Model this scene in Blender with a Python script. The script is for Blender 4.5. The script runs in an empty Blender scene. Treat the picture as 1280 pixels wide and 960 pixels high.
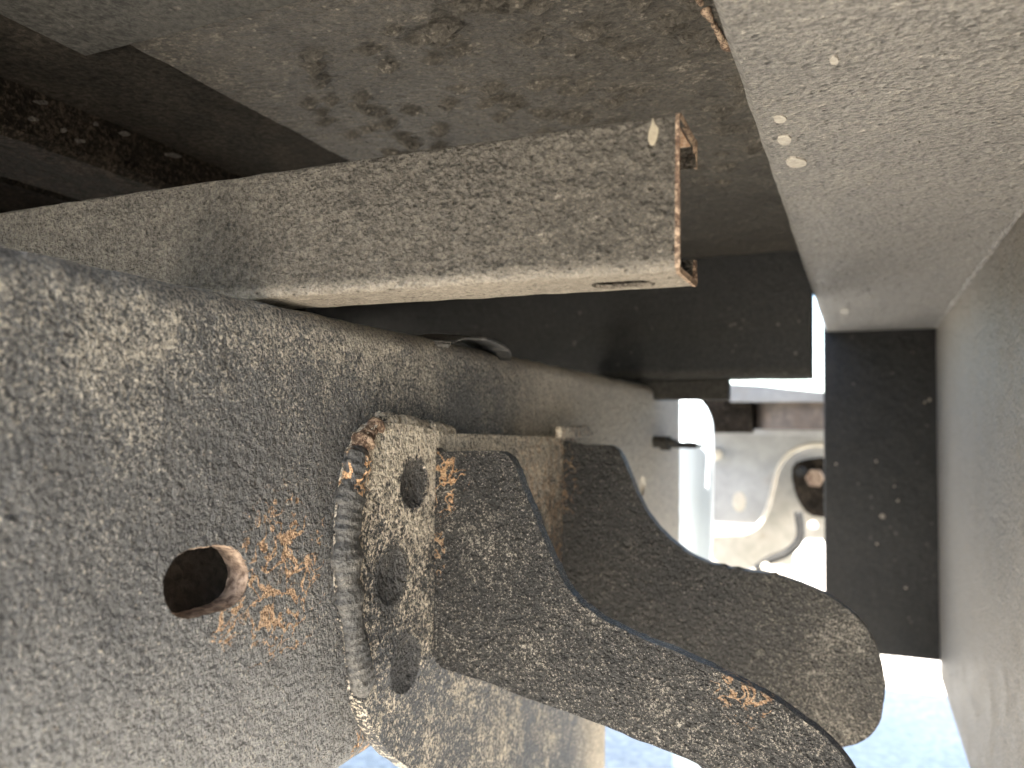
import bpy, bmesh, math, random
from mathutils import Vector, Matrix, noise
R = math.radians
random.seed(4)
H = 0.86                     # camera height above the ground
sc = bpy.context.scene

# ---------------------------------------------------------------- camera, world, sun, exposure
EX = Vector((0.91521902, 0.00800868, 0.40287716))
EY = Vector((0.40267526, -0.05554141, -0.91365627))
EZ = Vector((0.01505919, 0.99842426, -0.05405746))
F, CX, CY = 987.0, 640.0, 480.0
cam = bpy.data.cameras.new('camera')
co = bpy.data.objects.new('camera', cam)
sc.collection.objects.link(co)
sc.camera = co
cam.sensor_width = 36
cam.lens = 36 * F / 1280
cam.clip_start = 0.01
cam.clip_end = 400
cam.dof.use_dof = True
cam.dof.focus_distance = 0.49
cam.dof.aperture_fstop = 6.5
co.matrix_world = Matrix(((EX.x, EX.y, EX.z, 0), (EY.x, EY.y, EY.z, 0), (EZ.x, EZ.y, EZ.z, H), (0, 0, 0, 1)))

SUN_EL, SUN_AZ = 49, 177      # azimuth from +Y towards +X
w = bpy.data.worlds.new('World')
sc.world = w
w.use_nodes = True
nt = w.node_tree
sky = nt.nodes.new('ShaderNodeTexSky')
sky.sky_type = 'NISHITA'
sky.sun_disc = False
sky.sun_elevation = R(SUN_EL)
sky.sun_rotation = R(SUN_AZ)
nt.nodes['Background'].inputs[1].default_value = 0.08
nt.links.new(sky.outputs[0], nt.nodes['Background'].inputs[0])
sl = bpy.data.lights.new('sun', 'SUN')
sl.energy = 5.0
sl.angle = R(0.5)
sl.color = (1.0, 0.96, 0.895)
so = bpy.data.objects.new('sun', sl)
sc.collection.objects.link(so)
sd = Vector((math.sin(R(SUN_AZ)) * math.cos(R(SUN_EL)), math.cos(R(SUN_AZ)) * math.cos(R(SUN_EL)), math.sin(R(SUN_EL))))
so.rotation_euler = (-sd).to_track_quat('-Z', 'Y').to_euler()
so.location = (1, -3, 5)
sc.view_settings.view_transform = 'Standard'
sc.view_settings.look = 'None'
sc.view_settings.exposure = 3.6
sc.view_settings.gamma = 1
sc.view_settings.use_curve_mapping = False
sc.cycles.max_bounces = 10
sc.cycles.diffuse_bounces = 6
sc.cycles.use_denoising = True


# ---------------------------------------------------------------- a photo direction met with a real plane
def ray(px, py):
    v = Vector((px - CX, -(py - CY), -F))
    return Vector((v.dot(EX), v.dot(EY), v.dot(EZ)))


def at(px, py, ax, val):
    r = ray(px, py)
    return r * (val / r[ax])


# ---------------------------------------------------------------- node helper
class M:
    def __init__(s, name):
        s.m = bpy.data.materials.new(name)
        s.m.use_nodes = True
        s.t = s.m.node_tree
        s.b = s.t.nodes['Principled BSDF']
        g = s.t.nodes.new('ShaderNodeNewGeometry')
        v = s.t.nodes.new('ShaderNodeVectorMath')
        v.operation = 'SUBTRACT'
        s.t.links.new(g.outputs['Position'], v.inputs[0])
        v.inputs[1].default_value = (0, 0, H)
        s.P = v.outputs[0]

    def put(s, sock, val):
        if isinstance(val, bpy.types.NodeSocket):
            s.t.links.new(val, sock)
        else:
            sock.default_value = val

    def math(s, op, a, b=0.0, c=None, clamp=False):
        n = s.t.nodes.new('ShaderNodeMath')
        n.operation = op
        n.use_clamp = clamp
        s.put(n.inputs[0], a)
        s.put(n.inputs[1], b)
        if c is not None:
            s.put(n.inputs[2], c)
        return n.outputs[0]

    def add(s, a, b): return s.math('ADD', a, b)
    def sub(s, a, b): return s.math('SUBTRACT', a, b)
    def mul(s, a, b): return s.math('MULTIPLY', a, b)
    def mx(s, a, b): return s.math('MAXIMUM', a, b)
    def sat(s, a): return s.math('ADD', a, 0.0, clamp=True)

    def scaled(s, vec, sc3):
        n = s.t.nodes.new('ShaderNodeVectorMath')
        n.operation = 'MULTIPLY'
        s.put(n.inputs[0], vec)
        n.inputs[1].default_value = sc3
        return n.outputs[0]

    def noise(s, scale, det=4, rough=0.55, dist=0.0, vec=None, off=None):
        n = s.t.nodes.new('ShaderNodeTexNoise')
        v = vec or s.P
        if off:
            a = s.t.nodes.new('ShaderNodeVectorMath')
            a.operation = 'ADD'
            s.put(a.inputs[0], v)
            a.inputs[1].default_value = (off, off * 1.7, off * 0.6)
            v = a.outputs[0]
        s.put(n.inputs['Vector'], v)
        n.inputs['Scale'].default_value = scale
        n.inputs['Detail'].default_value = det
        n.inputs['Roughness'].default_value = rough
        n.inputs['Distortion'].default_value = dist
        return n.outputs[0]

    def vor(s, scale, feature='F1', vec=None, rnd=1.0):
        n = s.t.nodes.new('ShaderNodeTexVoronoi')
        n.feature = feature
        s.put(n.inputs['Vector'], vec or s.P)
        n.inputs['Scale'].default_value = scale
        n.inputs['Randomness'].default_value = rnd
        return n.outputs['Distance']

    def step(s, x, lo, hi, a=0.0, b=1.0):
        n = s.t.nodes.new('ShaderNodeMapRange')
        n.interpolation_type = 'SMOOTHSTEP'
        s.put(n.inputs[0], x)
        s.put(n.inputs[1], lo)
        s.put(n.inputs[2], hi)
        s.put(n.inputs[3], a)
        s.put(n.inputs[4], b)
        return n.outputs[0]

    def axis(s, i):
        n = s.t.nodes.new('ShaderNodeSeparateXYZ')
        s.put(n.inputs[0], s.P)
        return n.outputs[i]

    def mix(s, fac, a, b):
        n = s.t.nodes.new('ShaderNodeMix')
        n.data_type = 'RGBA'
        s.put(n.inputs[0], fac)
        for k, c in ((6, a), (7, b)):
            if isinstance(c, tuple):
                c = (*c, 1)
            s.put(n.inputs[k], c)
        return n.outputs[2]

    def spot(s, c, r, sc3=(1, 1, 1)):
        """1 at point c fading to 0 at distance r (axes scaled by sc3)"""
        n = s.t.nodes.new('ShaderNodeVectorMath')
        n.operation = 'SUBTRACT'
        s.put(n.inputs[0], s.P)
        n.inputs[1].default_value = c
        v = s.scaled(n.outputs[0], sc3)
        l = s.t.nodes.new('ShaderNodeVectorMath')
        l.operation = 'LENGTH'
        s.put(l.inputs[0], v)
        return s.step(l.outputs['Value'], 0.0, r, 1.0, 0.0)

    def squig(s, scale, width=0.03, off=None, det=2):
        n = s.noise(scale, det, 0.5, 0.6, off=off)
        a = s.math('ABSOLUTE', s.sub(n, 0.5))
        return s.step(a, 0.0, width, 1.0, 0.0)

    def done(s, col, rough, h=None, dist=0.001, strength=1.0, metal=0.0, spec=0.5):
        s.put(s.b.inputs['Base Color'], col if not isinstance(col, tuple) else (*col, 1))
        s.put(s.b.inputs['Roughness'], rough)
        s.put(s.b.inputs['Metallic'], metal)
        s.b.inputs['Specular IOR Level'].default_value = spec
        if h is not None:
            b = s.t.nodes.new('ShaderNodeBump')
            b.inputs['Strength'].default_value = strength
            b.inputs['Distance'].default_value = dist
            s.put(b.inputs['Height'], h)
            s.t.links.new(b.outputs[0], s.b.inputs['Normal'])
        return s.m


def grime(name, base, dust, cover=0.5, grain=500, film=0.25, rough=0.6, bump=0.0006, spec=0.35,
          dots=0.6, stretch=None, worms=0.4, big=18, cov_extra=None, film_extra=None, film_col=None,
          dotcol=(0.48, 0.42, 0.34), rust_spots=(), pits=0.5, tone=0.35, contrast=0.9, midw=0.7, sparkle=0.0):
    """painted steel under road dirt: speckled dust, squiggles of dried splash, pits, rust, painted glints and cavity shade"""
    m = M(name)
    v = m.scaled(m.P, stretch) if stretch else m.P
    L = m.noise(big, 3, 0.55, off=1.3)
    mid = m.noise(grain * 0.16, 3, 0.6, 0.3, vec=v, off=2.1)
    fine = m.noise(grain * 0.8, 5, 0.74, 0.4, vec=v, off=0.7)
    cov = m.add(m.add(m.mul(m.sub(L, 0.5), 0.7), cover), m.mul(m.sub(mid, 0.5), midw))
    if cov_extra is not None:
        cov = m.add(cov, cov_extra(m))
    thr = m.sub(0.70, m.mul(cov, 0.36))
    sp = m.step(fine, m.sub(thr, 0.015), m.add(thr, 0.03))
    if worms:
        wm = m.mul(m.squig(grain * 0.42, 0.03, off=5.0), m.step(m.add(cov, m.sub(fine, 0.5)), 0.30, 0.75))
        sp = m.mx(sp, m.mul(wm, worms))
    fl = m.step(m.add(m.mul(mid, 0.5), m.mul(L, 0.5)), 0.32, 0.70, 0.0, film * 2)
    if film_extra is not None:
        fl = m.add(fl, film_extra(m))
    fl = m.sat(fl)
    if callable(film_col): film_col = film_col(m)
    d2 = m.mix(mid, tuple(c * 0.65 for c in dust), tuple(min(1, c * 1.3) for c in dust))
    b2 = m.mix(m.step(fine, 0.3, 0.7), tuple(c * (1 - tone) for c in base), tuple(c * (1 + tone) for c in base))
    col = m.mix(fl, b2, film_col or d2)
    # speckle reads through the film; cavity shade is multiplied into the colour
    cavity_shade = m.step(fine, 0.32, 0.62, 0.55, 1.15)
    col = m.mix(m.mul(sp, contrast), col, d2)
    if dots:
        d = m.vor(grain * 0.30)
        pk = m.step(m.noise(grain * 0.13, 1, off=2.3), 0.55, 0.62)
        dd = m.mul(m.mul(m.step(d, 0.10, 0.24, 1.0, 0.0), pk), dots)
        col = m.mix(dd, col, dotcol)
    if sparkle:  # glints painted in as fixed pale specks
        sd = m.vor(560)
        sk = m.mul(m.step(sd, 0.10, 0.22, 1.0, 0.0), m.step(m.noise(210, 1, off=21.0), 0.50, 0.58, 0.25, 1.0))
        col = m.mix(m.mul(sk, sparkle), col, (0.85, 0.80, 0.72))
    if pits:
        pt = m.mul(m.step(m.vor(grain * 0.32, vec=v), 0.12, 0.30, 1.0, 0.0), m.step(m.noise(grain * 0.12, 1, off=12.0), 0.50, 0.58))
        col = m.mix(m.mul(pt, pits * 0.8), col, tuple(c * 0.4 for c in base))
    for k_, (c, r, s3, k) in enumerate(rust_spots):
        s = m.spot(c, r, s3)
        rn = m.noise(grain * 0.20, 4, 0.7, 0.9, off=3.3)
        net = m.squig(grain * 0.10, 0.07, off=8.0 + k_, det=3)
        q = m.add(m.mul(s, 0.34), m.add(m.mul(rn, 0.62), m.mul(net, 0.26)))
        rr = m.mul(m.step(q, 0.66, 0.76), m.step(s, 0.0, 0.3))
        col = m.mix(m.mul(rr, k), col, m.mix(m.step(fine, 0.35, 0.65), (0.40, 0.19, 0.075), (0.80, 0.56, 0.34)))
    if True:
        mm = m.t.nodes.new('ShaderNodeMix')
        mm.data_type = 'RGBA'
        mm.blend_type = 'MULTIPLY'
        mm.inputs[0].default_value = 1.0
        m.t.links.new(col, mm.inputs[6])
        m.t.links.new(cavity_shade, mm.inputs[7])
        col = mm.outputs[2]
    lump = m.noise(grain * 0.38, 2, 0.6, 0.2, vec=v, off=14.0)
    h = m.add(m.add(m.mul(fine, 0.8), m.mul(sp, 0.25)), m.add(m.mul(mid, 2.4), m.mul(lump, 1.8)))
    if pits:
        h = m.sub(h, m.mul(pt, 0.7 * pits))
    rg = m.step(m.mx(sp, fl), 0, 1, rough, 0.95)
    return m.done(col, rg, h, bump, 1.0, spec=spec)


# ---------------------------------------------------------------- object helpers
def tag(o, label=None, cat=None, group=None, kind=None):
    if label: o['label'] = label
    if cat: o['category'] = cat
    if group: o['group'] = group
    if kind: o['kind'] = kind
    return o


def thing(name, base, label, cat, group=None):
    o = bpy.data.objects.new(name, None)
    o.empty_display_size = 0.05
    sc.collection.objects.link(o)
    o.location = (base[0], base[1], base[2] + H)
    return tag(o, label, cat, group)


def base_of(p):
    b = Vector((0, 0, 0))
    while p is not None:
        b += p.location
        p = p.parent
    return b


def link(name, bm, m, parent=None, smooth=False):
    """bm is in camera-height coordinates; the mesh is stored relative to its parent"""
    me = bpy.data.meshes.new(name)
    b = base_of(parent)
    bmesh.ops.translate(bm, verts=bm.verts, vec=Vector((0, 0, H)) - b)
    bmesh.ops.recalc_face_normals(bm, faces=bm.faces)
    bm.to_mesh(me)
    bm.free()
    if smooth:
        for p in me.polygons: p.use_smooth = True
        if smooth is not True:
            me.set_sharp_from_angle(angle=R(smooth))
    me.materials.append(m)
    o = bpy.data.objects.new(name, me)
    sc.collection.objects.link(o)
    o.parent = parent
    return o


def catmull(pts, n=6, closed=False):
    out = []
    N = len(pts)
    rng = range(N if closed else N - 1)
    for i in rng:
        g = lambda k: Vector(pts[k % N]) if closed else Vector(pts[max(0, min(N - 1, k))])
        a, b, c, d = g(i - 1), g(i), g(i + 1), g(i + 2)
        for j in range(n):
            t = j / n
            out.append(0.5 * ((2 * b) + (c - a) * t + (2 * a - 5 * b + 4 * c - d) * t * t + (3 * b - a - 3 * c + d) * t ** 3))
    if not closed:
        out.append(Vector(pts[-1]))
    return out


def prism(outline, off, bev=0.0, seg=2, bm=None):
    """outline: planar loop of 3D points, extruded by vector off, outline edges bevelled"""
    bm = bm or bmesh.new()
    a = [bm.verts.new(p) for p in outline]
    c = [bm.verts.new(Vector(p) + off) for p in outline]
    n = len(a)
    bm.faces.new(a)
    bm.faces.new(list(reversed(c)))
    for i in range(n):
        bm.faces.new((a[i], c[i], c[(i + 1) % n], a[(i + 1) % n]))
    if bev:
        es = [e for e in bm.edges if (e.verts[0] in a and e.verts[1] in a) or (e.verts[0] in c and e.verts[1] in c)]
        bmesh.ops.bevel(bm, geom=es, offset=bev, segments=seg, profile=0.5, affect='EDGES', clamp_overlap=True)
    return bm


def sweep_profile(prof, p0, p1, axis, n, jit=0.0, jscale=60, bm=None, cap=True):
    """closed 2D profile swept along axis (0 = X, 1 = Y) in n steps, verts nudged by noise"""
    bm = bm or bmesh.new()
    rings = []
    for i in range(n + 1):
        t = p0 + (p1 - p0) * i / n
        ring = []
        for (u, z) in prof:
            v = Vector((u, t, z)) if axis == 1 else Vector((t, u, z))
            if jit:
                v += noise.noise_vector(v * jscale) * jit
            ring.append(bm.verts.new(v))
        rings.append(ring)
    k = len(prof)
    for i in range(n):
        for j in range(k):
            bm.faces.new((rings[i][j], rings[i][(j + 1) % k], rings[i + 1][(j + 1) % k], rings[i + 1][j]))
    if cap:
        bm.faces.new(rings[0])
        bm.faces.new(list(reversed(rings[-1])))
    return bm


def tube(path, rad, k=12, bm=None, lump=None, flat=1.0, up=Vector((1, 0, 0))):
    bm = bm or bmesh.new()
    rings = []
    n = len(path)
    for i, p in enumerate(path):
        t = (path[min(i + 1, n - 1)] - path[max(i - 1, 0)]).normalized()
        s = t.cross(up).normalized()
        u = s.cross(t).normalized()
        ring = []
        for j in range(k):
            a = 2 * math.pi * j / k
            r = rad(i / (n - 1)) if callable(rad) else rad
            if lump:
                r *= lump(p, a, i)
            ring.append(bm.verts.new(p + s * math.cos(a) * r + u * math.sin(a) * r * flat))
        rings.append(ring)
    for i in range(n - 1):
        for j in range(k):
            bm.faces.new((rings[i][j], rings[i][(j + 1) % k], rings[i + 1][(j + 1) % k], rings[i + 1][j]))
    bm.faces.new(rings[0])
    bm.faces.new(list(reversed(rings[-1])))
    return bm


def box(x0, x1, y0, y1, z0, z1, bev=0.0, bm=None, seg=2):
    bm = bm or bmesh.new()
    vs = [bm.verts.new((x, y, z)) for x in (x0, x1) for y in (y0, y1) for z in (z0, z1)]
    fs = [(0, 1, 3, 2), (4, 6, 7, 5), (0, 4, 5, 1), (2, 3, 7, 6), (0, 2, 6, 4), (1, 5, 7, 3)]
    faces = [bm.faces.new([vs[i] for i in f]) for f in fs]
    if bev:
        es = list({e for f in faces for e in f.edges})
        bmesh.ops.bevel(bm, geom=es, offset=bev, segments=seg, profile=0.5, affect='EDGES', clamp_overlap=True)
    return bm


def cyl(c, r, h, ax=2, k=28, bev=0.0, bm=None):
    bm = bm or bmesh.new()
    pts = []
    for i in range(k):
        a = 2 * math.pi * i / k
        d = [r * math.cos(a), r * math.sin(a)]
        p = [0, 0, 0]
        o = [i_ for i_ in range(3) if i_ != ax]
        p[o[0]], p[o[1]] = d
        pts.append(Vector(c) + Vector(p))
    off = Vector((0, 0, 0))
    off[ax] = h
    return prism(pts, off, bev, bm=bm)


def cut(o, cutters):
    """boolean differences, baked into the mesh; the cutters are removed"""
    tmp = []
    for bm in cutters:
        c = link('cutter', bm, o.data.materials[0], o.parent)
        md = o.modifiers.new('cut', 'BOOLEAN')
        md.operation = 'DIFFERENCE'
        md.solver = 'EXACT'
        md.object = c
        tmp.append(c)
    bpy.context.view_layer.update()
    dg = bpy.context.evaluated_depsgraph_get()
    me = bpy.data.meshes.new_from_object(o.evaluated_get(dg))
    o.modifiers.clear()
    o.data = me
    for c in tmp:
        bpy.data.objects.remove(c)


def ellipsoid(c, rx, ry, rz, bm=None, sub=3):
    bm = bm or bmesh.new()
    r = bmesh.ops.create_icosphere(bm, subdivisions=sub, radius=1)
    for v in r['verts']:
        v.co = Vector((v.co.x * rx, v.co.y * ry, v.co.z * rz)) + Vector(c)
    return bm


# ---------------------------------------------------------------- materials
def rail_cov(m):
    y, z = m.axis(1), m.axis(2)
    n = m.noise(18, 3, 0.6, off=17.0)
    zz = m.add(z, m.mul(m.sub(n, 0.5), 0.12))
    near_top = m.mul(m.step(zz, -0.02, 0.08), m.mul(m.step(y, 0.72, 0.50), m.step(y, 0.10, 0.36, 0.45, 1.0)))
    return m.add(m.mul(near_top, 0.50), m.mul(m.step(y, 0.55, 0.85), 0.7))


def rail_dust_light(m):
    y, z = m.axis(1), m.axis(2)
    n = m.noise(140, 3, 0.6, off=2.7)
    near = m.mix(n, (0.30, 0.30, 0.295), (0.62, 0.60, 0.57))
    far = m.mix(n, (0.74, 0.69, 0.59), (0.88, 0.83, 0.73))  # cream dust, raised further to paint in bounce light on the far web
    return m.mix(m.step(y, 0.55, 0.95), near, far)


def rail_dust_glare(m):
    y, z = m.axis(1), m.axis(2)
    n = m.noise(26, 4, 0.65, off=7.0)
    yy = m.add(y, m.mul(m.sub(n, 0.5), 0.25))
    a = m.step(yy, 0.60, 0.86, 0.0, 0.95)  # far dust film, also carrying painted light
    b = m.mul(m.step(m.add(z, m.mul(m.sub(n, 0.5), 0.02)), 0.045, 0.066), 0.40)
    c = m.mul(m.step(m.add(z, m.mul(m.sub(n, 0.5), 0.10)), -0.06, -0.22), m.mul(m.step(y, 0.52, 0.30), 0.85))  # glare veil painted as grey film on the lower near web
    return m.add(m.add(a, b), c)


V = lambda *a: tuple(at(*a))
DIMPLES = ((518, 604, 0.0195, 0.0185), (490, 722, 0.0195, 0.0195), (507, 831, 0.021, 0.0205))


def plate_cov(m):
    c = m.add(m.mul(m.step(m.axis(2), -0.14, 0.0), 0.35), m.mul(m.step(m.axis(1), 0.62, 0.8), -0.1))
    for x, y, w_, h_ in DIMPLES:
        c = m.sub(c, m.mul(m.step(m.spot(V(x, y, 0, -0.288), 0.027, (1, 1, 1)), 0.0, 0.5), 0.7))
    return c


def hook_cov_light(m):
    far = m.step(m.axis(1), 0.70, 0.75)
    tip = m.step(m.axis(0), -0.16, -0.02)
    return m.mul(far, m.sub(m.mul(tip, 0.30), 0.20))  # far hook: dusty tip with painted light, root darkened as painted shade


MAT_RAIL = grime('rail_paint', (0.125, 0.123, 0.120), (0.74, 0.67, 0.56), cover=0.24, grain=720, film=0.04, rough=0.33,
                 cov_extra=rail_cov, film_extra=rail_dust_glare, spec=0.5, bump=0.0040, worms=0.35, contrast=0.72, sparkle=0.7, dots=0.8, big=16, midw=0.4,
                 film_col=rail_dust_light,
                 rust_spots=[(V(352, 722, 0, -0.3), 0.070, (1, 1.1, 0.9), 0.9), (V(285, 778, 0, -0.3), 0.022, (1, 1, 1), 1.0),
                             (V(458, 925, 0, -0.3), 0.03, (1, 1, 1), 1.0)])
MAT_PLATE = grime('plate_paint', (0.060, 0.060, 0.061), (0.76, 0.67, 0.54), cover=0.46, grain=560, film=0.03, rough=0.36,
                  cov_extra=plate_cov, film_extra=lambda m: m.step(m.axis(1), 0.82, 0.93, 0.0, 0.8),
                  bump=0.0040, worms=0.8, sparkle=0.5, rust_spots=[(V(446, 600, 0, -0.288), 0.025, (1, 1, 1), 1.0), (V(700, 650, 0, -0.288), 0.22, (1, 0.8, 1), 0.35)])
MAT_HOOK = grime('hook_paint', (0.046, 0.045, 0.044), (0.56, 0.51, 0.43), cover=0.30, grain=900, film=0.02, rough=0.33,
                 bump=0.0046, worms=0.7, contrast=0.75, sparkle=0.6, dots=0.7, spec=0.3, pits=0.2, midw=0.5,
                 cov_extra=hook_cov_light, film_extra=lambda m: m.mul(m.mul(m.step(m.axis(1), 0.70, 0.75), m.step(m.axis(0), -0.17, 0.02)), 0.10),  # pale film adds to the light painted on the far tip
                 rust_spots=[(V(560, 592, 1, 0.515), 0.040, (1.7, 1, 0.75), 1.0), (V(548, 690, 1, 0.515), 0.018, (2, 1, 0.6), 0.6),
                             (V(930, 855, 1, 0.515), 0.034, (1, 1, 0.8), 0.6), (V(705, 600, 1, 0.79), 0.05, (1.8, 1, 0.6), 0.35)])
MAT_WELD = grime('weld_paint', (0.060, 0.060, 0.060), (0.50, 0.45, 0.37), cover=0.06, grain=560, film=0.08, rough=0.42, bump=0.0012,
                 worms=0, dots=0.2, pits=0.2, rust_spots=[(V(446, 592, 0, -0.288), 0.026, (1, 1, 1), 1.0)])
MAT_CHAN = grime('channel_paint', (0.082, 0.072, 0.060), (0.31, 0.272, 0.222), cover=0.34, grain=700, film=0.12, rough=0.60,
                 bump=0.0034, worms=0.5, dots=0.12, pits=0.9, stretch=(0.8, 1, 1), spec=0.25, big=9, tone=0.45, contrast=0.55,
                 midw=0.5, film_extra=lambda m: m.step(m.axis(2), 0.080, 0.0725, 0.0, 0.9),  # pale film low down paints bounce light onto the bottom flange
                 cov_extra=lambda m: m.add(m.mul(m.step(m.axis(0), -0.12, -0.36), -1.6), m.mul(m.step(m.axis(2), 0.11, 0.15), -0.35)))  # dust thinned leftward and upward to paint in shade
MAT_RUSTY = grime('rusty_steel', (0.10, 0.055, 0.035), (0.36, 0.26, 0.18), cover=0.55, grain=480, film=0.25, rough=0.85, bump=0.0007,
                  worms=0, dots=0, pits=0.4)
MAT_FLOOR = grime('floor_underseal', (0.066, 0.059, 0.049), (0.23, 0.205, 0.17), cover=0.28, grain=420, film=0.14, rough=0.42,
                  bump=0.0040, worms=0.12, dots=0.4, stretch=(0.7, 1, 1), spec=0.12, big=10)
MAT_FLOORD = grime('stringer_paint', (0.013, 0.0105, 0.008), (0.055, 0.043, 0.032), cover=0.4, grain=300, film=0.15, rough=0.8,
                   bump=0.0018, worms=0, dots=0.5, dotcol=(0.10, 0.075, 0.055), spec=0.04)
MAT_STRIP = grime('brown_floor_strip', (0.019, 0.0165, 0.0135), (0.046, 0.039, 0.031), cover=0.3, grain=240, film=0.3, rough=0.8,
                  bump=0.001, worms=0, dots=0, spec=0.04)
MAT_NEARP = grime('near_panel_paint', (0.045, 0.043, 0.038), (0.085, 0.080, 0.070), cover=0.3, grain=240, film=0.3, rough=0.7,
                  bump=0.001, worms=0, dots=0.2, spec=0.2)
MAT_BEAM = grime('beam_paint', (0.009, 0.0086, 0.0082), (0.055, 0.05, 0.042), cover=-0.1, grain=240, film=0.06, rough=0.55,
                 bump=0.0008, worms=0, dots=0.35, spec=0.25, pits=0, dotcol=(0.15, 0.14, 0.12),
                 film_extra=lambda m: m.mul(m.step(m.axis(2), 0.094, 0.080), m.mul(m.step(m.axis(1), 1.4, 1.3), 0.7)))  # pale film paints the light caught by the lower lip
MAT_SIDE = grime('side_member_paint', (0.25, 0.233, 0.210), (0.50, 0.465, 0.41), cover=0.30, grain=460, film=0.16, rough=0.42,
                 bump=0.0060, worms=0.3, dots=0.5, pits=1.0, stretch=(0.8, 1, 1), spec=0.5, big=10, tone=0.45)
MAT_WALL = grime('locker_side_paint', (0.20, 0.172, 0.140), (0.34, 0.30, 0.25), cover=0.22, grain=480, film=0.25, rough=0.5,
                 bump=0.0065, worms=0, dots=0, pits=0.5, spec=0.45, tone=0.45, contrast=0.5)


def plain(name, a, b, rough, sc_=30, bump=0.0012):
    m = M(name)
    n, k = m.noise(sc_, 5, 0.6, 0.3), m.noise(sc_ * 0.25, 3, 0.6, off=4.0)
    c = m.mix(m.step(n, 0.3, 0.7), a, b)
    st_ = m.step(m.add(m.mul(k, 0.8), m.mul(n, 0.3)), 0.60, 0.75, 0.0, 0.45)
    c = m.mix(st_, c, (a[0] * 0.62, a[1] * 0.5, a[2] * 0.38))
    return m.done(c, rough, n, bump)


MAT_CREAM = plain('dusty_cream_plate', (0.42, 0.38, 0.31), (0.54, 0.49, 0.41), 0.8)
MAT_GREY = plain('grey_gusset_paint', (0.27, 0.27, 0.265), (0.34, 0.338, 0.33), 0.55)
MAT_MUD = plain('dried_mud', (0.30, 0.275, 0.235), (0.44, 0.40, 0.34), 0.85, 300)
MAT_RUSTB = plain('bright_rust_scale', (0.34, 0.17, 0.08), (0.62, 0.46, 0.33), 0.85, 260, 0.001)
MAT_RIM = plain('hole_rim_rust', (0.09, 0.055, 0.038), (0.42, 0.31, 0.23), 0.85, 210, 0.0016)
MAT_DISC = plain('brown_disc', (0.09, 0.075, 0.065), (0.18, 0.14, 0.115), 0.8, 40)
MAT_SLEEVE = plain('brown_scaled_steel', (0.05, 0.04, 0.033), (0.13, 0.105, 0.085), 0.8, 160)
m_ = M('pale_blue_enamel')
MAT_BLUE = m_.done(m_.mix(m_.noise(20, 3, vec=m_.scaled(m_.P, (6, 6, 0.4))), (0.50, 0.57, 0.61), (0.64, 0.70, 0.73)), 0.35)
m_ = M('concrete_ground')
n1, n2, n3 = m_.noise(3, 5, 0.6), m_.noise(45, 6, 0.7), m_.noise(0.4, 3, 0.5, off=3.0)
gc = m_.mix(m_.step(n2, 0.35, 0.65), (0.42, 0.38, 0.31), (0.76, 0.69, 0.57))
gc = m_.mix(m_.step(n1, 0.3, 0.7, 0, 0.4), gc, (0.42, 0.41, 0.40))
gc = m_.mix(m_.step(n3, 0.4, 0.7, 0, 0.4), gc, (0.50, 0.48, 0.44))
MAT_GROUND = m_.done(gc, 0.9, m_.add(m_.mul(n2, 1), n1), 0.006)

# ---------------------------------------------------------------- ground
bm = bmesh.new()
bmesh.ops.create_grid(bm, x_segments=8, y_segments=8, size=150)
bmesh.ops.translate(bm, verts=bm.verts, vec=(0, 0, -H))
tag(link('ground', bm, MAT_GROUND), kind='structure')

# ---------------------------------------------------------------- chassis rail (left)
RX, RT, RB = -0.300, 0.069, -0.222
TH = 0.012
rail = thing('chassis_rail', (RX, 0.5, RB), 'long dust speckled black chassis rail at the left with a rusty edged oval hole', 'chassis rail')


def c_profile(x, zt, zb, th, w, r, n=6):
    """C section open to the left: closed profile of (x, z)"""
    out = []
    for i in range(n + 1):
        a = math.pi / 2 * (1 - i / n)
        out.append((x - r + r * math.cos(a), zt - r + r * math.sin(a)))
    for i in range(1, 24):
        out.append((x, zt - r - (zt - zb - 2 * r) * i / 24))
    for i in range(n + 1):
        a = -math.pi / 2 * i / n
        out.append((x - r + r * math.cos(a), zb + r + r * math.sin(a)))
    out += [(x - w, zb), (x - w, zb + th)]
    ri = r - th if r > th else 0.001
    out += [(x - th - ri, zb + th), (x - th, zb + th + ri)]
    out += [(x - th, zt - th - ri), (x - th - ri, zt - th)]
    out += [(x - w, zt - th), (x - w, zt)]
    return out


bm = sweep_profile(c_profile(RX, RT, RB, TH, 0.085, 0.016), -0.45, 1.44, 1, 330, jit=0.0012, jscale=45)
web = link('rail_web', bm, MAT_RAIL, rail, smooth=40)
hole_px = [(203, 735), (208, 712), (222, 694), (245, 685), (272, 681), (292, 684), (305, 697), (312, 716), (309, 738), (297, 754),
           (275, 764), (250, 771), (228, 774), (212, 762)]
hp = [at(x, y, 0, RX) + Vector((0.03, 0, 0)) for x, y in hole_px]
hp = catmull(hp, 5, True)
hp = [p + Vector((0, noise.noise(p * 300) * 0.0007, noise.noise(p * 300 + Vector((5, 5, 5))) * 0.0007)) for p in hp]
cutters = [prism(hp, Vector((-0.075, 0, 0)))]
# small oval hole further along
oc = at(803, 607, 0, RX)
cutters.append(prism([oc + Vector((0.03, 0.018 * math.cos(a * math.pi / 12), 0.0155 * math.sin(a * math.pi / 12))) for a in range(24)],
                     Vector((-0.075, 0, 0))))
cut(web, cutters)
for p in web.data.polygons: p.use_smooth = True
web.data.set_sharp_from_angle(angle=R(35))
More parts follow.
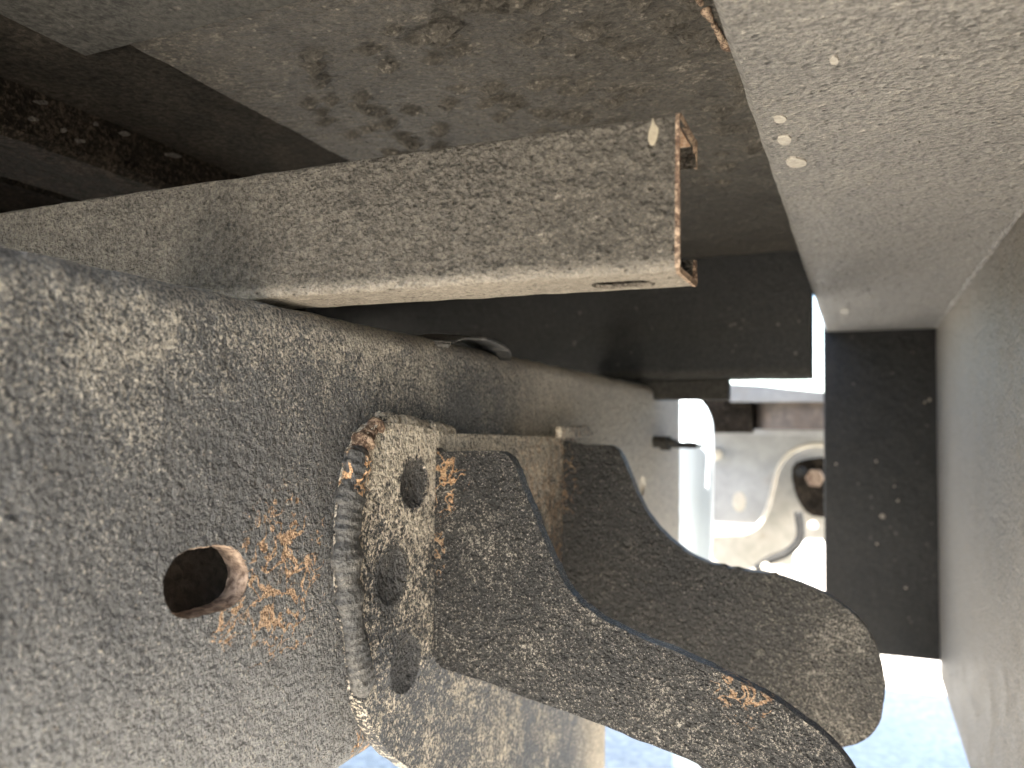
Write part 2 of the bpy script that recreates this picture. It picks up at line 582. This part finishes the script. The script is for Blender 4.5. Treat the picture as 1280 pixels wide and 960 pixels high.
# rusty lip of the oval hole
lip = [p + Vector((-0.03 - TH * 0.5, 0, 0)) for p in hp]
bm = bmesh.new()
rings = []
cen = sum(lip, Vector()) / len(lip)
for k, (dx, s) in enumerate([(TH * 0.42, 0.997), (TH * 0.40, 0.965), (0, 0.95), (-TH * 0.7, 0.955), (-TH * 0.7, 1.0)]):
    ring = []
    for i, p in enumerate(lip):
        q = cen + (p - cen) * (s - 0.012 * noise.noise(p * 200 + Vector((k * 3, 0, 0))))
        ring.append(bm.verts.new(q + Vector((dx, 0, 0))))
    rings.append(ring)
for a, b in zip(rings, rings[1:]):
    for i in range(len(a)):
        bm.faces.new((a[i], a[(i + 1) % len(a)], b[(i + 1) % len(a)], b[i]))
tag(link('hole_rim', bm, MAT_RIM, rail, smooth=True), 'rusty inner rim of the oval hole')
# reinforcing plate seen through the hole
link('inner_plate', prism([Vector((-0.350, 0.12, -0.04)), Vector((-0.318, 0.12, -0.165)), Vector((-0.318, 0.46, -0.165)), Vector((-0.350, 0.46, -0.04))], Vector((-0.005, 0, -0.001))), MAT_SLEEVE, rail)
# bolt cluster on the far web
for (px, py, r, L) in [(817, 552, 0.010, 0.022), (826, 554, 0.013, 0.016), (838, 556, 0.006, 0.045)]:
    c = at(px, py, 0, RX)
    bm = cyl(c, r, L, 0, 6, 0.001)
    cyl(c + Vector((L, 0, 0)), r * 0.45, 0.012, 0, 12, bm=bm)
    link('bolt', bm, MAT_BEAM, rail)
# thin curved clip lying over the top edge
pts = [at(545, 421, 2, RT + 0.004), at(560, 423, 2, RT + 0.006), at(580, 427, 2, RT + 0.007), at(600, 431, 2, RT + 0.006),
       at(618, 437, 2, RT + 0.004), at(628, 444, 2, RT + 0.001)]
cl = thing('clip_plate', (-0.3, 0.62, RT), 'small thin curved steel clip lying on the top edge of the dusty rail', 'clip')
bm = bmesh.new()
c0 = at(592, 436, 0, RX)
out = []
for i in range(25):
    a = math.pi * i / 24
    out.append((0.060 * math.cos(a), 0.030 * math.sin(a)))
ring = [Vector((RX + 0.004 - 0.05 * 0 + v * 0.2 - 0.012, c0.y + u, RT - 0.006 + 0.012 * math.sin(math.pi * i / 24))) for i, (u, v) in enumerate(out)]
for i in range(24):
    a, b = ring[i], ring[i + 1]
    q = [bm.verts.new(a + Vector((0.016, 0, -0.003))), bm.verts.new(b + Vector((0.016, 0, -0.003))), bm.verts.new(b + Vector((-0.02, 0, 0))), bm.verts.new(a + Vector((-0.02, 0, 0)))]
    q2 = [bm.verts.new(v.co + Vector((0, 0, 0.0025))) for v in q]
    bm.faces.new(q); bm.faces.new(list(reversed(q2)))
    for k in range(4):
        bm.faces.new((q[k], q[(k + 1) % 4], q2[(k + 1) % 4], q2[k]))
bmesh.ops.remove_doubles(bm, verts=bm.verts, dist=0.00005)
link('curved_strip', bm, MAT_WELD, cl, smooth=True)

# unseen box added behind the near rail to block bounce light
blk = thing('bounce_blocker', (-0.75, 0.4, -0.19), 'unseen dark box added behind the near rail to block bounce light', 'light blocker')
link('blocker_shell', box(-1.02, -0.50, -0.38, 1.05, -0.19, 0.0, 0.05, seg=5), MAT_FLOORD, blk, smooth=40)
link('blocker_strap', box(-1.026, -0.494, 0.30, 0.34, -0.196, 0.006, 0.052, seg=5), MAT_BEAM, blk, smooth=40)
link('blocker_strap', box(-1.026, -0.494, 0.80, 0.84, -0.196, 0.006, 0.052, seg=5), MAT_BEAM, blk, smooth=40)
# unseen rail across the vehicle, added and deepened to block light from the left
opp = thing('chassis_rail', (-1.15, 0.5, RB), 'unseen opposite chassis rail across the vehicle, added to block light from the left', 'chassis rail')
link('rail_web', sweep_profile([(2 * -0.75 + 0.30 - (x + 0.3) - 0.0, z) for x, z in c_profile(RX, RT, RB - 0.1, TH, 0.085, 0.016)], -0.45, 1.44, 1, 4), MAT_FLOORD, opp, smooth=40)  # web of the added unseen rail, deepened to block light

# ---------------------------------------------------------------- hook bracket welded to the rail
PX = -0.288
br = thing('hook_bracket', (PX, 0.7, -0.45), 'black bracket welded to the rail with two curved hook plates reaching right', 'bracket')
near = [(474, 527), (462, 540), (452, 560), (443, 600), (437, 650), (435, 700), (438, 750), (445, 800), (452, 850), (455, 880), (463, 905), (476, 928), (492, 946),
        (520, 965), (560, 985)]
top = [(735, 548), (700, 546), (640, 545), (600, 543), (560, 541), (520, 533), (495, 529)]
outl = catmull([at(x, y, 0, PX) for x, y in near], 4)
far_t, far_b = at(716, 546, 0, PX), at(757, 950, 0, PX)
zb = -0.46
out = list(outl) + [Vector((PX, 0.58, zb + 0.02)), Vector((PX, 0.62, zb)), Vector((PX, 0.95, zb)), Vector((PX, far_b.y, zb + 0.02)), Vector((PX, far_b.y, -0.1)),
                    Vector((PX, far_t.y + 0.05, far_t.z - 0.02)), Vector((PX, far_t.y, far_t.z))] + [at(x, y, 0, PX) for x, y in top[2:]]
out = [p + Vector((0, noise.noise(p * 130) * 0.0016, noise.noise(p * 130 + Vector((9, 1, 2))) * 0.0016)) for p in out]
bm = prism(out, Vector((-TH + 0.0004, 0, 0)), 0.0022)
mp = link('mounting_plate', bm, MAT_PLATE, br)
cut(mp, [ellipsoid(at(x, y, 0, PX) + Vector((0.002, 0, 0)), 0.0065, w, h) for x, y, w, h in DIMPLES])
for p in mp.data.polygons: p.use_smooth = True
mp.data.set_sharp_from_angle(angle=R(30))

hook1 = [(545, 568), (549, 565), (585, 564), (620, 564), (634, 569), (645, 586), (655, 612), (668, 645), (682, 680), (697, 713), (713, 740), (735, 762), (765, 781), (800, 797), (850, 817),
         (900, 840), (950, 864), (990, 890), (1030, 920), (1060, 952), (1078, 985), (1085, 1020), (1082, 1055), (1060, 1085), (1020, 1098),
         (985, 1085), (965, 1060), (930, 1010), (880, 962), (850, 945), (800, 926), (757, 908), (720, 894), (660, 873), (600, 850), (560, 838), (548, 830), (543, 815), (543, 700)]
hook2 = [(699, 557), (720, 556), (755, 556), (770, 560), (778, 572), (790, 600), (805, 634), (825, 661), (850, 684), (880, 701), (912, 711), (950, 716), (988, 725), (1030, 742), (1065, 766),
         (1090, 796), (1103, 832), (1106, 865), (1103, 892), (1094, 913), (1079, 926), (1060, 933), (1035, 934), (1010, 925), (985, 908), (950, 885), (900, 862), (850, 846), (790, 825),
         (750, 800), (715, 775), (703, 745), (699, 640)]
Y1, Y2 = 0.515, 0.79
for pts, Y, t in ((hook1, Y1, 0.011), (hook2, Y2, 0.012)):
    o3 = catmull([at(x, y, 1, Y) for x, y in pts], 4, True)
    o3 = [Vector((max(p.x, PX - 0.001), p.y, p.z)) for p in o3]
    o3 = [p + Vector((noise.noise(p * 160) * 0.0008, 0, noise.noise(p * 160 + Vector((3, 8, 2))) * 0.0008)) for p in o3]
    link('hook_plate', prism(o3, Vector((0, t, 0)), 0.0018), MAT_HOOK, br, smooth=35)


def ripple(p, a, i):
    return 1 + 0.035 * math.sin(i * 1.1 + 2.4 * math.cos(a)) + 0.40 * noise.noise(p * 75) + 0.16 * noise.noise(p * 230)


path = catmull([at(x, y, 0, PX - 0.002) for x, y in ((452, 560), (444, 590), (437, 640), (434, 690), (437, 740), (443, 790), (450, 832), (457, 872))], 26)
link('weld_bead', tube(path, lambda t: 0.0122 * (1 - 0.25 * t) * min(1, 0.4 + 8 * t, 0.3 + 10 * (1 - t)), 20, lump=ripple, flat=0.6), MAT_WELD, br, smooth=True)
path = catmull([at(x, y, 0, PX - 0.004) for x, y in ((448, 575), (450, 560), (458, 546), (466, 536), (475, 529))], 14)
link('weld_bead', tube(path, lambda t: 0.0052, 14, lump=lambda p, a, i: 1 + 0.9 * noise.noise(p * 130) + 0.5 * noise.noise(p * 330)), MAT_RUSTY, br, smooth=True)
path = catmull([at(x, y, 0, PX - 0.008) for x, y in ((474, 526), (500, 529), (530, 535), (562, 541))], 20)
link('weld_bead', tube(path, lambda t: 0.0062, 12, lump=ripple), MAT_PLATE, br, smooth=True)
for Y, z0, z1 in ((Y1, -0.022, -0.172), (Y2, -0.022, -0.165)):
    path = [Vector((PX + 0.001, Y + 0.013, z0 + (z1 - z0) * i / 80)) for i in range(81)]
    link('weld_bead', tube(path, 0.005, 10, lump=ripple), MAT_PLATE, br, smooth=True)
tabp = [at(x, y, 0, PX) for x, y in ((694, 533), (728, 532), (737, 541), (733, 546), (694, 547))]
link('plate_tab', prism(tabp, Vector((0.007, 0, 0)), 0.0015), MAT_PLATE, br)

# ---------------------------------------------------------------- C channel (cross bearer stub)
YC, CZT, CZB, CXE = 0.352, 0.1445, 0.0712, -0.0745
ch = thing('channel_bearer', (CXE, YC, CZB), 'dusty brown cut off steel channel lying across the rail with open lipped end', 'steel channel')
T = 0.0020
r_ = 0.0032


def lipped(y0, y1, zt, zb, lip, t, r):
    """lipped C open to +Y, profile in (y, z)"""
    o, i_ = [], []

    def arc(cy, cz, rr, a0, a1, n=4):
        return [(cy + rr * math.cos(R(a0 + (a1 - a0) * k / n)), cz + rr * math.sin(R(a0 + (a1 - a0) * k / n))) for k in range(n + 1)]
    o += [(y1, zt - lip)]
    o += arc(y1 - r, zt - r, r, 0, 90)
    o += arc(y0 + r, zt - r, r, 90, 180)
    o += arc(y0 + r, zb + r, r, 180, 270)
    o += arc(y1 - r, zb + r, r, 270, 360)
    o += [(y1, zb + lip)]
    ri = r - t
    i_ += [(y1 - t, zb + lip)]
    i_ += arc(y1 - r, zb + r, ri, 360, 270)
    i_ += arc(y0 + r, zb + r, ri, 270, 180)
    i_ += arc(y0 + r, zt - r, ri, 180, 90)
    i_ += arc(y1 - r, zt - r, ri, 90, 0)
    i_ += [(y1 - t, zt - lip)]
    return o + i_


bm = sweep_profile(lipped(YC, YC + 0.043, CZT, CZB, 0.0135, T, r_), -1.3, CXE, 0, 260, jit=0.0006, jscale=60)
chb = link('channel_body', bm, MAT_CHAN, ch, smooth=40)
sc0 = Vector((at(777, 352, 1, YC + 0.022).x, YC + 0.025, CZB))
slot = []
for i in range(28):
    a = 2 * math.pi * i / 28
    c, s = math.cos(a), math.sin(a)
    slot.append(Vector((sc0.x + 0.0075 * c + (0.0085 if c > 0 else -0.0085), sc0.y + 0.0090 * s, CZB - 0.01)))
cut(chb, [prism(slot, Vector((0, 0, 0.02)))])
# rusty faces of the torch-cut end
bm = bmesh.new()
prof = lipped(YC - 0.0004, YC + 0.0434, CZT + 0.0004, CZB - 0.0004, 0.0138, T + 0.0006, r_)
sweep_profile(prof, CXE - 0.0012, CXE + 0.0006, 0, 2, jit=0.0007, jscale=400, bm=bm)
tag(link('cut_edge', bm, MAT_RUSTY, ch), 'rusty cut end edge of the channel')
# rust inside the top corner
link('corner_scale', box(CXE - 0.03, CXE - 0.002, YC + 0.006, YC + 0.0385, CZT - T - 0.0012, CZT - T - 0.0003), MAT_RUSTB, ch)
link('slot_shade_strip', box(-0.30, CXE - 0.031, YC + 0.006, YC + 0.0385, CZT - T - 0.0012, CZT - T - 0.0003), MAT_SLEEVE, ch)  # dark strip added so the slot below reads as shaded
# bird-dropping-like dried splash on the web
s0 = at(816, 165, 1, YC)
bm = bmesh.new()
pts = [(816, 146), (818, 154), (823, 160), (822, 170), (818, 180), (813, 181), (810, 174), (811, 164), (814, 156)]
prism(catmull([at(x, y, 1, YC - 0.0009) for x, y in pts], 4, True), Vector((0, 0.0012, 0)), 0.0003, bm=bm)
MSPL = M('dried_splash')
link('dried_splash', bm, MSPL.done(MSPL.mix(MSPL.noise(300, 3), (0.16, 0.13, 0.09), (0.34, 0.29, 0.21)), 0.8, MSPL.noise(500), 0.0006), ch)

# ---------------------------------------------------------------- body floor sheet above
FZ = 0.26
fl = thing('floor_sheet', (-0.2, 0.8, FZ), 'dark undersealed floor sheet overhead with raised lumps of underseal', 'floor panel')
lumps = []
rs = random.Random(8)
for k in range(230):
    x, y = rs.uniform(-0.42, -0.05), rs.uniform(0.36, 1.0)
    d = abs((y - 0.62) + 0.5 * (x + 0.22))
    if d > 0.26: continue
    lumps.append((x, y, rs.uniform(0.010, 0.019), rs.uniform(0.0042, 0.0062), rs.uniform(0.0040, 0.0070), rs.uniform(-0.3, 0.3)))
bm = bmesh.new()
x0, x1, y0, y1 = -0.46, 0.10, 0.378, 1.194
NX, NY = 190, 260
grid = []
for j in range(NY + 1):
    row = []
    for i in range(NX + 1):
        x, y = x0 + (x1 - x0) * i / NX, y0 + (y1 - y0) * j / NY
        z = FZ + 0.0012 * noise.noise(Vector((x * 30, y * 30, 0))) + 0.0006 * noise.noise(Vector((x * 110, y * 110, 2)))
        for (lx, ly, ra, rb, hh, an) in lumps:
            dx, dy = x - lx, y - ly
            if abs(dx) > 0.03 or abs(dy) > 0.03: continue
            u = (dx * math.cos(an) + dy * math.sin(an)) / ra
            v = (-dx * math.sin(an) + dy * math.cos(an)) / rb
            q = u * u + v * v
            if q < 1: z -= hh * (1 - q) ** 2
        if j == 0 or i == 0: z += 0
        row.append(bm.verts.new((x, y, z)))
    grid.append(row)
for j in range(NY):
    for i in range(NX):
        bm.faces.new((grid[j][i], grid[j][i + 1], grid[j + 1][i + 1], grid[j + 1][i]))
bnd = [grid[0][i] for i in range(NX + 1)] + [grid[j][NX] for j in range(1, NY + 1)] + [grid[NY][i] for i in range(NX - 1, -1, -1)] + [grid[j][0] for j in range(NY - 1, 0, -1)]
tv = [bm.verts.new((v.co.x, v.co.y, FZ + 0.006)) for v in bnd]
for i in range(len(bnd)):
    bm.faces.new((bnd[i], bnd[(i + 1) % len(bnd)], tv[(i + 1) % len(bnd)], tv[i]))
bm.faces.new(tv)
link('underseal_sheet', bm, MAT_FLOOR, fl, smooth=40)
# crusty edge seam near the side member
path = catmull([at(x, y, 2, FZ - 0.002) for x, y in ((865, -12), (880, 10), (893, 32), (903, 50), (915, 62))], 16)
link('seam_crust', tube(path, 0.0022, 10, lump=lambda p, a, i: 1 + 1.3 * noise.noise(p * 120)), MAT_RUSTY, fl, smooth=True)

# decking above everything
dk = thing('body_floor', (-0.5, 0.4, 0.30), 'dark brown vehicle body floor high above the rail at the upper left', 'vehicle floor')
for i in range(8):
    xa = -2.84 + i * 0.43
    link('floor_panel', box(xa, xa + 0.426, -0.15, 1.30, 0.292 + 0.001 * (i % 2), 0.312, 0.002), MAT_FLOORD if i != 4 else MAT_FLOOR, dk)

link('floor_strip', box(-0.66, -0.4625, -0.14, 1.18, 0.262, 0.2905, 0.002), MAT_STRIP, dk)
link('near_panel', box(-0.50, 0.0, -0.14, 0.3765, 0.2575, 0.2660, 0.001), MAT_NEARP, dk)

link('sun_shade_panel', box(-1.9, 0.5, 1.50, 1.85, 0.45, 0.47, 0.002), MAT_FLOORD, dk)  # unseen panel added to keep direct sun off the parts beyond

# stringers at the left
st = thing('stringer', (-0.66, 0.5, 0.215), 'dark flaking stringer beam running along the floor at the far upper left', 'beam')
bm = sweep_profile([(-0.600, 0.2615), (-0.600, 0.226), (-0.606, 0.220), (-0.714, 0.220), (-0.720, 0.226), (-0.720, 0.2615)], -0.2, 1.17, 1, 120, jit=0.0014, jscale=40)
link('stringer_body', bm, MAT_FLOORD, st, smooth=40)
s3 = thing('stringer', (-1.0, 0.5, 0.20), 'plain dark box added at the far left to cover a bright spot', 'beam')
link('stringer_body', box(-1.06, -0.93, -0.3, 1.17, 0.17, 0.2905, 0.004), MAT_FLOORD, s3)  # dark box added to cover a bright spot under the floor
rs = random.Random(3)
for (px, py, L) in [(52, 128, 20), (42, 149, 14), (80, 163, 7), (100, 176, 14), (147, 150, 12), (156, 167, 14), (216, 194, 24), (120, 155, 6)]:
    o3 = []
    for i in range(10):
        a = 2 * math.pi * i / 10
        q = at(px + L * 0.5 * math.cos(a) * rs.uniform(0.7, 1.2) , py + (3 * math.sin(a) + 0.14 * L * 0.5 * math.cos(a)) * rs.uniform(0.7, 1.3), 0, -0.5995)
        o3.append(q)
    link('paint_flake', prism(o3, Vector((-0.003, 0, 0))), MAT_CHAN, st)
s2 = thing('stringer', (-0.75, 0.5, 0.23), 'second brown stringer beam beside the dark flaking one, nearer the left edge', 'beam')
bm = sweep_profile([(-0.76, 0.2915), (-0.76, 0.235), (-0.765, 0.23), (-0.86, 0.23), (-0.865, 0.235), (-0.865, 0.2915)], -0.2, 1.17, 1, 60, jit=0.0016, jscale=40)
link('stringer_body', bm, MAT_FLOORD, s2, smooth=40)

# ---------------------------------------------------------------- black cross beam
cb = thing('cross_beam', (-0.4, 1.19, 0.075), 'deep black cross beam behind the channel, its lower lip catching light', 'cross beam')
YB = 1.195
def bz(px, py): return at(px, py, 1, YB).z
bt, bb = 0.270, 0.078
bxr = at(1013, 400, 1, YB).x
prof = [(YB + 0.003, bt), (YB, bt - 0.003), (YB, bb + 0.012), (YB + 0.004, bb + 0.004), (YB + 0.012, bb), (YB + 0.075, bb), (YB + 0.08, bb + 0.005), (YB + 0.08, bt)]
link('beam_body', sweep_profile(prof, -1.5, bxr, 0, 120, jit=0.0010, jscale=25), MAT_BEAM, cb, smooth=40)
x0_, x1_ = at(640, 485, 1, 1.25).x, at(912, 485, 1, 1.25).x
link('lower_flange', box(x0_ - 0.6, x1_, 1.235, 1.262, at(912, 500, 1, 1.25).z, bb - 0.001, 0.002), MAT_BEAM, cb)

# ---------------------------------------------------------------- right side member and locker
SZ, WX = 0.200, 0.1335
YP = 1.70
sm = thing('side_member', (0.04, 0.7, SZ), 'wide grey underside plate of the body side overhead at the right', 'side member')
xl = -0.062
bm = sweep_profile([(xl + 0.004, SZ), (xl, SZ + 0.004), (xl, 0.2575), (0.45, 0.2575), (0.45, SZ), (WX + 0.02, SZ), (0.10, SZ), (0.06, SZ), (0.02, SZ), (-0.02, SZ)], -0.30, YP - 0.002, 1, 260, jit=0.0009, jscale=30)
link('underside_plate', bm, MAT_SIDE, sm, smooth=40)
rs = random.Random(11)
for (px, py, w_, h_) in [(995, 204, 14, 6), (981, 176, 9, 6), (975, 150, 8, 5), (1056, 389, 6, 4), (1043, 77, 6, 5)]:
    o3 = []
    for i in range(12):
        a = 2 * math.pi * i / 12
        o3.append(at(px + w_ * math.cos(a) * rs.uniform(0.85, 1.1), py + h_ * math.sin(a) * rs.uniform(0.85, 1.1), 2, SZ - 0.0012))
    link('dried_mud', prism(o3, Vector((0, 0, 0.003)), 0.0004), MAT_MUD, sm)
# torn ridge of sealant
path = catmull([at(x, y, 2, SZ) for x, y in ((985, 247), (1020, 243), (1055, 239), (1085, 231), (1105, 216), (1125, 200), (1148, 177))], 16)
link('sealant_ridge', tube(path, 0.0009, 8, lump=lambda p, a, i: 1 + 1.5 * noise.noise(p * 140), up=Vector((0, 0, 1)), flat=0.9), MAT_SIDE, sm, smooth=True)

lk = thing('side_locker', (0.3, 0.7, -0.47), 'tall grey textured locker side forming the right edge of the picture', 'locker')
bm = bmesh.new()
x0, y0_, y1_, z0_, z1_ = WX, -0.35, YP - 0.002, -0.458, SZ - 0.001
box(WX, 0.52, y0_, y1_, z0_, z1_, 0.004, bm=bm, seg=3)
link('locker_body', bm, MAT_WALL, lk, smooth=40)
path = [Vector((WX - 0.0005, 0.35 + 1.3 * i / 260, SZ - 0.001)) for i in range(261)]
link('weld_seam', tube(path, 0.0028, 8, lump=lambda p, a, i: 1 + 1.2 * noise.noise(p * 70) + 0.5 * noise.noise(p * 300), up=Vector((0, 0, 1))), MAT_SIDE, lk, smooth=True)
for px, py in ((1218, 322), (1283, 232)):
    c = at(px, py, 0, WX)
    link('weld_lump', ellipsoid(c + Vector((0, 0, -0.002)), 0.004, 0.011, 0.006, sub=2), MAT_BEAM, lk, smooth=True)

# ---------------------------------------------------------------- black upright plate at the far right
up = thing('upright_plate', (0.0, YP, -0.46), 'black upright plate closing the gap between hook and grey locker', 'upright plate')
xa = at(1030, 600, 1, YP).x
prof = [Vector((xa, YP, SZ + 0.02)), Vector((WX + 0.01, YP, SZ + 0.02)), Vector((WX + 0.01, YP, at(1168, 826, 1, YP).z)), Vector((xa, YP, at(1030, 812, 1, YP).z))]
link('upright_body', prism(prof, Vector((0, 0.05, 0)), 0.004, 3), MAT_BEAM, up, smooth=40)
rs = random.Random(5)
for px, py, r in ((1103, 645, 5), (1095, 577, 3), (1096, 680, 3), (1118, 608, 2.5), (1122, 626, 3), (1162, 500, 4), (1156, 503, 3), (1132, 735, 3), (1045, 580, 2.5), (1141, 440, 2.5)):
    o3 = [at(px + r * math.cos(a) * rs.uniform(0.4, 0.8), py + r * math.sin(a) * rs.uniform(0.4, 0.8), 1, YP - 0.001) for a in [2 * math.pi * i / 9 for i in range(9)]]
    link('mud_fleck', prism(o3, Vector((0, 0.0035, 0))), MAT_CHAN, up)

# ---------------------------------------------------------------- things beyond the rail end
def plate_at(name, pts, Y, t, mat, parent, bev=0.003, n=3, smooth=True):
    o3 = [at(x, y, 1, Y) for x, y in pts]
    if n > 1: o3 = catmull(o3, n, True)
    return link(name, prism(o3, Vector((0, t, 0)), bev), mat, parent, smooth=35)


# pale blue rounded panel
pb = thing('blue_panel', (-0.36, 1.62, -0.5), 'narrow pale blue panel with a rounded top just beyond the rail end', 'panel')
Yb = 1.62
bm = bmesh.new()
secs = []
for i in range(19):
    a = math.pi / 2 * i / 18
    secs.append(a)
c_l = [(838, 497), (839, 505), (840, 520), (840, 545), (840, 620), (840, 700), (840, 760), (840, 960)]
c_r = [(859, 496), (876, 503), (886, 520), (890, 545), (890, 620), (888, 700), (887, 760), (886, 960)]
lp, rp = catmull([at(x, y, 1, Yb) for x, y in c_l], 5), catmull([at(x, y, 1, Yb) for x, y in c_r], 5)
prev = None
for l, r in zip(lp, rp):
    row = []
    for i in range(13):
        t = i / 12
        p = l.lerp(r, t)
        p.y += 0.03 * math.cos(math.pi * t) ** 2 * 0 - 0.03 * math.sin(math.pi * t)
        row.append(bm.verts.new(p))
    row.append(bm.verts.new(r + Vector((0, 0.02, 0))))
    row.append(bm.verts.new(l + Vector((0, 0.02, 0))))
    if prev:
        for i in range(len(row)):
            k = (i + 1) % len(row)
            bm.faces.new((prev[i], prev[k], row[k], row[i]))
    else:
        bm.faces.new(row)
    prev = row
bm.faces.new(list(reversed(prev)))
link('panel_body', bm, MAT_BLUE, pb, smooth=50)

fm = thing('far_crossmember', (-0.2, 2.2, -0.4), 'pale dusty crossmember with an arched opening beyond the rail end', 'crossmember')
plate_at('backing_plate', [(884, 540), (1040, 538), (1048, 540), (1048, 690), (1046, 700), (1028, 672), (1008, 672), (992, 684), (989, 700), (990, 760), (985, 800),
                           (884, 800)], 2.2, 0.02, MAT_CREAM, fm, 0.004, 1)
gs = thing('grey_gusset', (-0.2, 2.1, -0.15), 'flat grey gusset plate with a curved lower right edge and small raised boss', 'gusset plate')
plate_at('gusset_body', [(890, 541), (960, 539), (1045, 537), (1045, 559), (1020, 558), (1003, 561), (987, 569), (975, 585), (968, 608), (962, 632), (955, 648), (944, 660), (928, 666), (889, 667)], 2.1, 0.015, MAT_GREY, gs, 0.003, 1)
c = at(924, 627, 1, 2.1)
link('boss', ellipsoid(c, 0.017, 0.006, 0.026, sub=3), MAT_CREAM, gs, smooth=True)
path = catmull([at(x, y, 1, 2.09) for x, y in ((1040, 558), (1020, 556), (1003, 559), (987, 567), (974, 584), (967, 608), (961, 632), (954, 648), (943, 661), (926, 667), (890, 668))], 6)
link('edge_bead', tube(path, 0.006, 8, up=Vector((0, 1, 0))), MAT_CREAM, gs, smooth=True)
c = at(895, 568, 1, 2.08)
link('bolt', ellipsoid(c, 0.016, 0.012, 0.016, sub=3), MAT_CREAM, gs, smooth=True)

# dark fitting inside the arch
af = thing('rusty_fitting', (0.0, 2.05, -0.15), 'dark blurred fitting with a rusty nut inside the arch beyond the gusset', 'fitting')
plate_at('fitting_body', [(990, 585), (1005, 575), (1045, 578), (1045, 640), (1015, 645), (1000, 630), (992, 610)], 2.15, 0.04, MAT_FLOORD, af, 0.004, 2)
link('nut', cyl(at(1018, 598, 1, 2.06), 0.022, 0.05, 1, 6, 0.003), MAT_RUSTY, af)
link('washer', cyl(at(1000, 590, 1, 2.06), 0.012, 0.04, 1, 12, 0.002), MAT_BEAM, af)

ac = thing('air_spring_top', (-0.15, 2.05, 0.0), 'round rusty brown disc under a grey ledge beyond the cross beam', 'spring mount')
cc = at(1010, 518, 1, 2.05)
link('disc', cyl(Vector((cc.x, 2.05, at(1000, 537, 1, 2.0).z)), 0.125, at(1000, 504, 1, 2.0).z - at(1000, 537, 1, 2.0).z, 2, 40, 0.004), MAT_DISC, ac, smooth=40)
link('base_plate', box(at(880, 540, 1, 2.0).x, 0.15, 1.98, 2.14, at(950, 543, 1, 2.0).z, at(950, 536, 1, 2.0).z, 0.002), MAT_GREY, ac)
link('post', cyl(at(926, 536, 1, 2.0), 0.014, 0.06, 2, 16, 0.002), MAT_CREAM, ac, smooth=40)
ld = thing('grey_ledge', (-0.1, 1.9, 0.08), 'pale grey ledge plate with bright daylight above it under the cross beam', 'ledge')
Yl = 1.9
prof = [at(x, y, 1, Yl) for x, y in ((912, 480), (950, 482), (985, 486), (1045, 492), (1045, 502), (912, 502))]
link('ledge_body', prism(prof, Vector((0, 0.2, 0)), 0.002), MAT_GREY, ld)
dm = thing('dark_support', (-0.3, 1.95, 0.02), 'dark grey support block behind the end of the rail', 'support block')
prof = [at(x, y, 1, 1.95) for x, y in ((800, 486), (912, 500), (940, 502), (940, 541), (889, 541), (887, 520), (878, 502), (860, 494))]
link('support_body', prism(prof, Vector((0, 0.1, 0)), 0.002), MAT_FLOORD, dm)
hz = thing('hose_run', (-0.1, 2.0, -0.3), 'pale pipe and small round fittings low beyond the hook plate', 'hose')
path = catmull([at(x, y, 1, 2.0) for x, y in ((945, 712), (962, 700), (985, 690), (1000, 672), (998, 640))], 8)
link('pipe', tube(path, 0.010, 10, up=Vector((0, 1, 0))), MAT_BEAM, hz, smooth=True)
for px, py, r in ((957, 709, 0.011), (975, 714, 0.014), (1016, 657, 0.011)):
    link('fitting', ellipsoid(at(px, py, 1, 1.97), r, r, r, sub=3), MAT_CREAM, hz, smooth=True)
